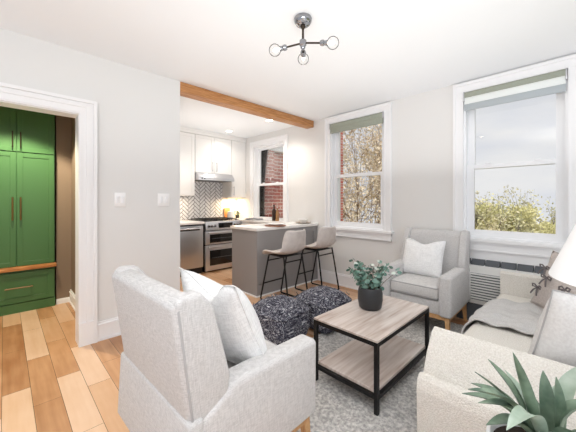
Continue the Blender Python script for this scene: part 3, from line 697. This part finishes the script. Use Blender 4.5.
# ------------------------------------------------------------------ armchairs
def armchair(label, loc, rz):
    """faces local +x"""
    t = thing('armchair', label, 'armchair', loc, rz, 'grey wingback armchairs')
    b = B(); box(b, -.30, .30, -.25, .25, .20, .335, bev=.02, seg=3); obj('seat_base', b, M_linen, t)
    b = B(); box(b, -.215, .325, -.238, .238, .335, .465, bev=.045, seg=5); c = obj('seat_cushion', b, M_linenw, t)
    b = B()
    for z in (.353, .447):
        pts = [(-.19, -.24, z), (.29, -.24, z), (.318, -.215, z), (.318, .215, z), (.29, .24, z), (-.19, .24, z)]; tube(b, pts, .006, 6)
    obj('piping', b, M_pipe, c)
    for s in (-1, 1):
        y0, y1 = sorted((s*.235, s*.345))
        b = B(); prism(b, [(-.325, .2), (.335, .2), (.338, .575), (-.16, .585), (-.325, .50)], 'y', y0, y1, .028, 5); obj('armrest', b, M_linen, t)
    # back: reclined panel between two wings
    b = B(); prism(b, [(-.315, .30), (-.18, .30), (-.285, .90), (-.33, .940), (-.385, .93)], 'y', -.275, .275, .022, 4); obj('backrest', b, M_linen, t)
    for s in (-1, 1):
        y0, y1 = sorted((s*.262, s*.335))
        b = B(); prism(b, [(-.338, .47), (-.185, .54), (-.18, .62), (-.25, .885), (-.30, .945), (-.37, .95), (-.398, .925)], 'y', y0, y1, .022, 5)
        w = obj('wing', b, M_linen, t)
        b = B(); yy = s*.335; tube(b, [(-.335, yy, .50), (-.385, yy-s*.004, .90), (-.36, yy-s*.012, .943)], .004, 6); obj('piping', b, M_pipe, w)
    b = B(); prism(b, [(-.348, .50), (-.30, .50), (-.34, .935), (-.408, .925)], 'y', -.330, .330, .024, 5); obj('outer_back', b, M_linen, t)
    b = B(); prism(b, [(-.372, .222), (-.30, .222), (-.30, .52), (-.357, .52)], 'y', -.350, .350, .014, 4); obj('skirt', b, M_linen, t)
    # oak base
    b = B()
    for s in (-1, 1): box(b, -.27, .27, s*.30-.016, s*.30+.016, .165, .205)
    for x in (-.27, .28): box(b, x-.016, x+.016, -.30, .30, .165, .205)
    obj('base_rail', b, M_oak, t, smooth=False)
    for x, lx in ((-.27, -.03), (.28, .02)):
        for s in (-1, 1):
            b = B(); y = s*.30; h = .02
            T_ = [(x-h, y-h), (x+h, y-h), (x+h, y+h), (x-h, y+h)]; U = [(x+lx-.013, y+s*.01-.013), (x+lx+.013, y+s*.01-.013), (x+lx+.013, y+s*.01+.013), (x+lx-.013, y+s*.01+.013)]
            A = [b.verts.new((p[0], p[1], .2)) for p in T_]; C = [b.verts.new((p[0], p[1], 0)) for p in U]
            b.faces.new(A); b.faces.new(C[::-1])
            for k in range(4): b.faces.new((A[k], C[k], C[(k+1) % 4], A[(k+1) % 4]))
            obj('leg', b, M_oak, t, smooth=False, fix=True)
    return t
c1 = armchair('light grey wingback armchair in the foreground, seen from behind', (-2.850, -1.830, .006), R(2))
c2 = dup(c1, (-.455, -1.92, .008), pi+R(1), 'light grey wingback armchair against the wall between the windows')

# ------------------------------------------------------------------ pillows
def pillow(name, label, w, h, th, M, m, pinch=.07, chop=0, cat='pillow', group=None, parts=None, N=22, seed=0):
    """stands in its local x(width) / z(height) plane, faces local -y; origin at its bottom centre"""
    t = thing(name, label, cat, (0, 0, 0), 0, group); t.matrix_world = M
    b = B(); F, K = {}, {}
    for i in range(N+1):
        for j in range(N+1):
            u, v = i/N*2-1, j/N*2-1
            x = u*w/2*(1-pinch*(1-v*v)*abs(u)); z = v*h/2*(1-pinch*(1-u*u)*abs(v))
            if v > 0: z -= chop*h*math.exp(-(u/.45)**2)*v*v
            k = ((1-u**2)*(1-v**2)); th_ = th/2*max(0, k)**.55
            wr = noise.noise(Vector((u*2+seed, v*2, 0)))*.012*max(0, k)
            e = i in (0, N) or j in (0, N)
            f = b.verts.new((x, -th_+wr, z+h/2)); F[i, j] = f
            K[i, j] = f if e else b.verts.new((x, th_+wr, z+h/2))
    for i in range(N):
        for j in range(N):
            b.faces.new((F[i, j], F[i+1, j], F[i+1, j+1], F[i, j+1])); b.faces.new((K[i, j], K[i, j+1], K[i+1, j+1], K[i+1, j]))
    obj('cushion', b, m, t, angle=180)
    b = B(); pts = []
    rim = [(i, 0) for i in range(N)]+[(N, j) for j in range(N)]+[(N-i, N) for i in range(N)]+[(0, N-j) for j in range(N+1)]
    for i, j in rim:
        u, v = i/N*2-1, j/N*2-1; x = u*w/2*(1-pinch*(1-v*v)*abs(u)); z = v*h/2*(1-pinch*(1-u*u)*abs(v))
        if v > 0: z -= chop*h*math.exp(-(u/.45)**2)*v*v
        pts.append((x, 0, z+h/2))
    tube(b, pts, .0035, 6, cap=False); obj('piping', b, parts or m, t)
    return t
def stand(x, y, z, face, tilt, roll=0):
    """face: direction (degrees from +x) the pillow front points; tilt: leans back"""
    return Matrix.Translation((x, y, z)) @ Matrix.Rotation(R(face+90), 4, 'Z') @ Matrix.Rotation(R(-tilt), 4, 'X') @ Matrix.Rotation(R(roll), 4, 'Y')
PW = 'white throw pillows on the armchairs'
pillow('throw_pillow', 'white pillow with a dented top on the armchair between the windows', .43, .40, .15, stand(-.43, -1.86, .475, 180, 22), M_pillow, .05, .13, group=PW)
pillow('throw_pillow', 'white textured pillow with a dented top on the foreground armchair', .48, .50, .24, stand(-2.76, -1.865, .472, 2, 25), M_pillow, .04, .22, group=PW, seed=3)

# ------------------------------------------------------------------ sofa along x, back towards -y
t = thing('sofa', 'cream boucle sofa with rounded arms on the right', 'sofa', (0, 0, .0125))
SY0, SY1 = -3.42, -2.56
def arm(name, xo, xi):
    s = 1 if xi > xo else -1; w = abs(xi-xo)
    pr = [(xo+s*.012, .06), (xo, .40), (xo+s*.012, .445), (xo+s*.04, .462), (xo+s*.066, .450), (xo+s*.078, .432), (xo+s*.088, .452), (xo+s*.12, .515), (xo+s*(w-.07), .60), (xo+s*(w-.03), .617), (xo+s*w, .60), (xo+s*w, .06)]
    b = B(); prism(b, pr, 'y', SY0+.02, SY1, .007, 3); return obj(name, b, M_boucle, t, angle=75)
arm('armrest', -2.28, -2.02); arm('armrest', -.17, -.38)
b = B(); box(b, -2.03, -.37, SY0+.1, SY1+.0, .06, .28, bev=.02, seg=3); obj('seat_base', b, M_boucle, t)
for x0, x1 in ((-2.02, -1.205), (-1.195, -.38)):
    b = B(); box(b, x0, x1, SY0+.22, SY1+.01, .27, .425, bev=.05, seg=5); obj('seat_cushion', b, M_boucle, t)
b = B(); prism(b, [(SY0, .06), (SY0+.22, .06), (SY0+.2, .60), (SY0+.13, .66), (SY0+.03, .655), (SY0, .60)], 'x', -2.2, -.2, .03, 4); obj('backrest', b, M_boucle, t)
for x in (-2.2, -.25):
    for y in (SY0+.06, SY1-.06):
        b = B(); tube(b, [(x, y, .07), (x, y, 0)], [.025, .018], 12); obj('leg', b, M_oak, t)

# throw over the seat
b = B(); NX, NY = 60, 44; path = []
for j in range(NY+1):
    s = j/NY
    if s < .62: path.append((-3.12+s/.62*.53, .440+.003*sin(s*9)))
    else:
        q = (s-.62)/.38
        if q < .25: a = q/.25*pi/2; path.append((-2.59+.05*sin(a), .390+.05*cos(a)))
        else: path.append((-2.54+.004*sin(q*9), .395-(q-.25)*.30))
V = {}
for i in range(NX+1):
    for j in range(NY+1):
        y, z = path[j]; s = j/NY; u = i/NX
        x = -1.36+u*.66 + .05*(s-.5)*(1 if u < .5 else -.2) + .03*sin(s*5)
        f = .010*sin(u*24+1.2*sin(s*4))+.008*sin(u*41+s*3)+.006*sin(u*11-s*6)
        f = f*.6 + .010*sin(s*34+u*3+1.5*sin(u*5))
        if s < .66: z += .020+f*.8
        else: y += .020+f*.8
        V[i, j] = b.verts.new((x, y, z))
for i in range(NX):
    for j in range(NY): b.faces.new((V[i, j], V[i+1, j], V[i+1, j+1], V[i, j+1]))
o = obj('throw_blanket', b, M_throw, angle=180); md = o.modifiers.new('thick', 'SOLIDIFY'); md.thickness = .012; md.offset = 0
tag(o, 'grey throw blanket draped over the sofa seat', 'blanket')

PS = 'pillows on the sofa'
SZ = .436
pillow('throw_pillow', 'pale grey piped pillow in the near corner of the sofa', .46, .45, .22, stand(-1.79, -3.05, SZ-.01, 48, 11, -8), M_greyp, .05, .02, group=PS, parts=M_pipe, seed=2)
pb = pillow('throw_pillow', 'taupe pillow with tied bows standing at the far end of the sofa', .46, .44, .15, stand(-.80, -2.97, SZ, 140, 16, 9), M_tan, .06, .03, group=PS, seed=7)
pc = pillow('throw_pillow', 'taupe pillow with a tied bow, lying lower behind the lamp shade', .44, .40, .16, stand(-1.16, -3.02, SZ, 128, 34, -6), M_tan, .06, .03, group=PS, seed=8)
pillow('throw_pillow', 'white pillow standing behind the taupe bow pillows', .46, .46, .14, stand(-.60, -3.11, SZ, 120, 12, 5), M_pillow, .05, .02, group=PS, seed=9)
M_bow = mat('dark taupe ribbon', (112, 106, 106), .8)
def bow(p, at):
    b = B(); x, y, z = at
    for s in (-1, 1):
        tube(b, [(x, y, z), (x+s*.02, y-.012, z+.014), (x+s*.04, y-.008, z+.010), (x+s*.036, y-.004, z-.008), (x, y, z)], [.004, .006, .006, .006, .004], 6)
        tube(b, [(x, y, z), (x+s*.014, y-.010, z-.03), (x+s*.026, y-.008, z-.065)], [.004, .006, .005], 6)
    lathe(b, [(0, -.009), (.008, -.004), (.008, .004), (0, .009)], 10, M=Matrix.Translation(at)); obj('bow', b, M_bow, p)
bow(pb, (-.20, -.035, .30)); bow(pb, (-.11, -.088, .24)); bow(pb, (-.19, -.04, .14)); bow(pc, (-.06, -.098, .26))

# ------------------------------------------------------------------ wall heater
t = thing('wall_heater', 'white louvred wall heater under the right window', 'heater', (0, 0, 0))
HY0, HY1 = -3.2, -2.12
b = B(); box(b, -.11, -.013, HY0, HY1, .20, .60, bev=.006); obj('casing', b, M_heater, t)
bx('grille_recess', (-.114, -.108, HY0+.03, HY1-.03, .245, .52), M_vent, t, smooth=False)
for k in range(10):
    z = .255+k*.0275; b = B(); box(b, -.126, -.112, HY0+.03, HY1-.03, z, z+.015, bev=.002, seg=1, M=None); obj('louvre', b, M_heater, t, smooth=False)
k = 0; y = HY1
while y-.13 > HY0:
    b = B(); prism(b, [(-.095, .601), (-.016, .601), (-.016, .655), (-.03, .655)], 'y', y-.125, y-.005, .001, 1); obj('top_vent', b, M_vent, t, smooth=False); y -= .13
bx('kick_plate', (-.085, -.013, HY0, HY1, 0, .20), M_vent, t, smooth=False)

# ------------------------------------------------------------------ roller blinds
t = thing('roller_blind', 'rolled-up sage and grey blind at the top of the right window', 'blind', (0, -2.585, 2.46))
w = .405
bx('cassette', (-.045, .03, -w, w, -.062, -.006), M_blind, t, .006)
b = B(); lathe(b, [(0, -w+.01), (.022, -w+.01), (.022, w-.01), (0, w-.01)], 20, M=Matrix.Translation((-.008, 0, -.085)) @ Matrix.Rotation(-pi/2, 4, 'X')); obj('fabric_roll', b, M_blindw, t)
bx('fabric', (-.032, -.026, -w+.006, w-.006, -.15, -.06), M_blindw, t, .001)
bx('bottom_band', (-.04, -.022, -w+.004, w-.004, -.205, -.135), M_blindg, t, .004)
for s in (-1, 1): bx('bracket', (-.05, .03, s*w-.006, s*w+.006, -.10, 0), M_steel_l, t, .002)
t = thing('roller_blind', 'rolled-up sage green blind at the top of the window beside the stools', 'blind', (0, -.795, 2.46))
w = .438
bx('cassette', (-.045, .03, -w, w, -.07, -.008), M_blind, t, .006)
bx('fabric', (-.04, -.024, -w+.006, w-.006, -.14, -.06), M_blind, t, .003)
bx('bottom_bar', (-.044, -.02, -w+.006, w-.006, -.152, -.13), M_blind, t, .003)
for s in (-1, 1): bx('bracket', (-.05, .03, s*w-.006, s*w+.006, -.085, 0), M_steel_l, t, .002)

# ------------------------------------------------------------------ side table, agave, lamp
t = thing('side_table', 'round white side table beside the near sofa arm', 'side table', (-2.645, -3.12, .0))
b = B(); lathe(b, [(0, .47), (.25, .47), (.26, .477), (.26, .495), (.25, .502), (0, .502)], 48); obj('tabletop', b, M_whitepot, t)
b = B(); lathe(b, [(0, .47), (.025, .47), (.025, .03), (0, .03)], 20); obj('stem', b, M_whitepot, t)
b = B(); lathe(b, [(0, 0), (.17, 0), (.17, .015), (.03, .035), (0, .035)], 40); obj('base', b, M_whitepot, t)

AC = Vector((-2.650, -3.010, .503))
t = thing('agave_plant', 'green agave in a white pot in the bottom right corner', 'plant', AC)
b = B(); lathe(b, [(0, 0), (.078, 0), (.086, .01), (.104, .125), (.102, .135), (.094, .135), (.088, .115), (0, .115)], 44); obj('pot', b, M_whitepot, t)
b = B(); lathe(b, [(0, .122), (.05, .123), (.090, .118)], 24); obj('soil', b, M_soil, t)
def leaf(base, tip, wid, sag, light=False, twist=0.0):
    base, tip = Vector(base), Vector(tip); d = tip-base; L = d.length; n = 12
    side = d.cross(Vector((0, 0, 1)));
    if side.length < .02: side = Vector((.7, -.7, 0))
    side.normalize(); side = (Matrix.Rotation(twist, 3, d.normalized()) @ side)
    nor = side.cross(d.normalized()).normalized(); b = B(); rows = []
    for i in range(n+1):
        s = i/n; c = base+d*s+nor*sag*sin(pi*s)*L
        w = wid*(.62+.75*s)*(1 if s < .5 else 1)*(1-s**2.6)**.9 if s < 1 else .0006
        w = max(w, .0006); row = []
        for k, (a, e) in enumerate(((-1, .30), (-.55, .06), (0, -.06), (.55, .06), (1, .30))): row.append(b.verts.new(c+side*a*w+nor*e*w))
        for a, e in ((.5, -.16), (0, -.30), (-.5, -.16)): row.append(b.verts.new(c+side*a*w+nor*(e*w-.0012)))
        rows.append(row)
    for r0, r1 in zip(rows, rows[1:]):
        for k in range(8): b.faces.new((r0[k], r0[(k+1) % 8], r1[(k+1) % 8], r1[k]))
    b.faces.new(rows[0][::-1]); b.faces.new(rows[-1])
    o = obj('leaf', b, M_agavel if light else M_agave, t, fix=True, angle=70); return o
Z0 = .15
def wtip(x, y, z): return (x-AC.x, y-AC.y, z-AC.z)
for tip, wd, sag, li in (
    (wtip(-2.752, -2.98, .905), .019, .02, False), (wtip(-2.771, -2.905, .835), .011, .08, False), (wtip(-2.853, -2.91, .830), .018, .14, False),
    (wtip(-2.868, -2.985, .785), .024, .22, True), (wtip(-2.495, -3.09, .815), .026, .10, True), (wtip(-2.60, -3.12, .785), .026, .20, False),
    (wtip(-2.581, -2.938, .775), .014, .12, True), (wtip(-2.44, -3.06, .730), .018, .20, True), (wtip(-2.789, -2.916, .77), .018, .2, False),
    (wtip(-2.62, -3.05, .82), .018, .03, False), (wtip(-2.52, -2.96, .70), .022, .22, False), (wtip(-2.62, -2.86, .72), .020, .2, False),
    (wtip(-2.71, -2.86, .73), .018, .2, False), (wtip(-2.73, -3.10, .76), .020, .16, False), (wtip(-2.80, -3.05, .72), .022, .2, False), (wtip(-2.66, -2.99, .83), .014, .03, True), (wtip(-2.82, -3.02, .70), .024, .2, False), (wtip(-2.76, -3.12, .68), .024, .2, False),
    (wtip(-2.775, -2.93, .715), .022, .2, False), (wtip(-2.60, -2.90, .80), .018, .1, False), (wtip(-2.56, -3.02, .80), .02, .1, False)):
    dv = Vector((tip[0], tip[1], 0)); dv = dv.normalized()*.03 if dv.length > 1e-4 else dv
    leaf((dv.x+.016, dv.y-.02, Z0+.005), tip, wd, sag, li)

t = thing('table_lamp', 'white cone shade table lamp at the right edge', 'lamp', (-2.615, -3.245, .503))
b = B(); lathe(b, [(0, 0), (.07, 0), (.07, .012), (.03, .03), (.045, .08), (.07, .17), (.06, .26), (.025, .34), (.012, .37), (0, .37)], 36); obj('base', b, M_whitepot, t)
b = B(); lathe(b, [(0, .36), (.009, .36), (.009, .83), (0, .83)], 14); obj('stem', b, M_steel_l, t)
b = B(); lathe(b, [(.21, .583), (.113, .828), (.110, .828), (.207, .583), (.21, .583)], 56); obj('lamp_shade', b, M_shade, t)
b = B()
for k in range(3): a = 2*pi*k/3; tube(b, [(0, 0, .82), (.112*cos(a), (.112*sin(a)), .82)], .002, 6)
obj('spider', b, M_steel_l, t)

# ------------------------------------------------------------------ outside
GZ = -6.5
b = B(); box(b, .6, 60, -40, 45, GZ-.2, GZ); struct('ground', b, mat('spring lawn', (120, 128, 84), .95, rgb2=(150, 148, 104), nscale=.6))
t = thing('brick_building', 'red brick building wing with white cornice outside the kitchen window', 'building', (0, 0, GZ))
b = B(); box(b, .55, 4.05, 2.25, 6, 0, 4.8-GZ); obj('brick_wall', b, M_brick, t, smooth=False)
b = B(); box(b, .30, .98, 2.08, 2.4, 0, 2.55-GZ); obj('brick_pier', b, M_brick, t, smooth=False)
b = B(); box(b, .28, 2.6, 2.06, 2.3, 2.47-GZ, 2.86-GZ); box(b, .28, 2.65, 1.85, 2.3, 2.86-GZ, 2.95-GZ); obj('cornice', b, M_trim, t, smooth=False)

M_bark = mat('grey brown bark', (92, 78, 66), .9, rgb2=(122, 106, 92), nscale=8)
M_barkl = mat('pale twig bark', (128, 106, 84), .9, rgb2=(160, 138, 112), nscale=8)
M_budt = mat('tan budding leaves', (222, 202, 168), .8, rgb2=(244, 232, 208), nscale=3)
M_spring = mat('yellow green spring leaves', (206, 202, 132), .8, rgb2=(236, 228, 172), nscale=1.4)
M_spring2 = mat('olive spring leaves', (188, 188, 138), .8, rgb2=(226, 214, 174), nscale=1.4)
def tree(label, x, y, h, spread, leafm, barkm, nleaf, lsize, depth, seed, trunk=.16, bare_top=0.0, rmax=2.6, group='trees outside the windows'):
    rr = random.Random(seed)
    t = thing('tree', label, 'tree', (x, y, GZ), 0, group)
    b = B(); tips = []
    def grow(p, d, L, r, k):
        pts = [p.copy()]; rs = [r]; n = 4
        for i in range(n):
            d = (d + Vector((rr.uniform(-.16, .16), rr.uniform(-.16, .16), rr.uniform(-.05, .10)))).normalized(); p = p+d*L/n; pts.append(p.copy()); rs.append(r*(1-.45*(i+1)/n))
        tube(b, pts, rs, 5 if k > 2 else 4 if k > 0 else 3, cap=False)
        if k <= 2: tips.extend(pts[1:])
        if k == 0: return
        m = 3 if k < 4 else 4
        for j in range(m):
            a = rr.uniform(0, 2*pi); o = d.cross(Vector((cos(a), sin(a), .3))).normalized()
            s = rr.uniform(.45, .95)*spread; q = pts[rr.choice((2, 3, 4, 4))]
            grow(q, (d+o*s).normalized(), L*rr.uniform(.62, .82), r*.56, k-1)
    grow(Vector((0, 0, 0)), Vector((0, 0, 1)), h*.36, trunk, depth)
    mz = max(p.z for p in tips); f = h/mz; mr = sorted(math.hypot(p.x, p.y) for p in tips)[int(len(tips)*.97)]; g = min(1, rmax/mr)
    bmesh.ops.scale(b, vec=(g, g, f), verts=b.verts)
    obj('trunk_and_branches', b, barkm, t, angle=80)
    b = B()
    for k in range(nleaf):
        p = rr.choice(tips).copy(); p.x *= g; p.y *= g; p.z *= f
        if bare_top and p.z > h*(1-bare_top) and rr.random() < .9: continue
        p += Vector((rr.gauss(0, .16), rr.gauss(0, .16), rr.gauss(0, .13))); s = lsize*rr.uniform(.6, 1.4)
        u = Vector((rr.uniform(-1, 1), rr.uniform(-1, 1), rr.uniform(-1, 1))).normalized(); v = u.cross(Vector((rr.uniform(-1, 1), rr.uniform(-1, 1), rr.uniform(-1, 1)))).normalized()
        b.faces.new([b.verts.new(p+q) for q in (u*s, v*s*.6, -u*s, -v*s*.6)])
    obj('foliage', b, leafm, t, smooth=False)
    return t
tree('bare tan budding tree filling the window beside the stools', 7.2, 3.6, 12.5, .95, M_budt, M_barkl, 8000, .05, 6, 21, .15, rmax=2.9)
tree('tall pale budding tree behind, seen through the window beside the stools', 11.0, 7.2, 13.5, .95, M_budt, M_barkl, 6000, .07, 6, 33, .15, rmax=3.4)
for k, (x, y, h, mt, bt) in enumerate(((11.5, .6, 8.1, M_spring2, .2), (13.0, -.7, 8.15, M_spring, .08), (12.2, -2.3, 8.1, M_spring, .12), (15.5, 1.0, 8.7, M_spring2, .16), (16.5, -1.4, 8.6, M_spring2, .3), (18.0, -3.6, 9.0, M_spring, .14))):
    lb = ('olive spring tree low at the left of the right window view', 'yellow green spring tree in the middle of the right window view', 'bright yellow green tree at the right of the right window view',
          'distant olive tree behind the left side of the right window view', 'distant thin-topped tree behind the middle of the right window view', 'distant spring tree behind the right side of the right window view')[k]
    tree(lb, x, y, h, 1.0, mt, M_bark, 36000, .06, 5, 50+k, .13, bt)
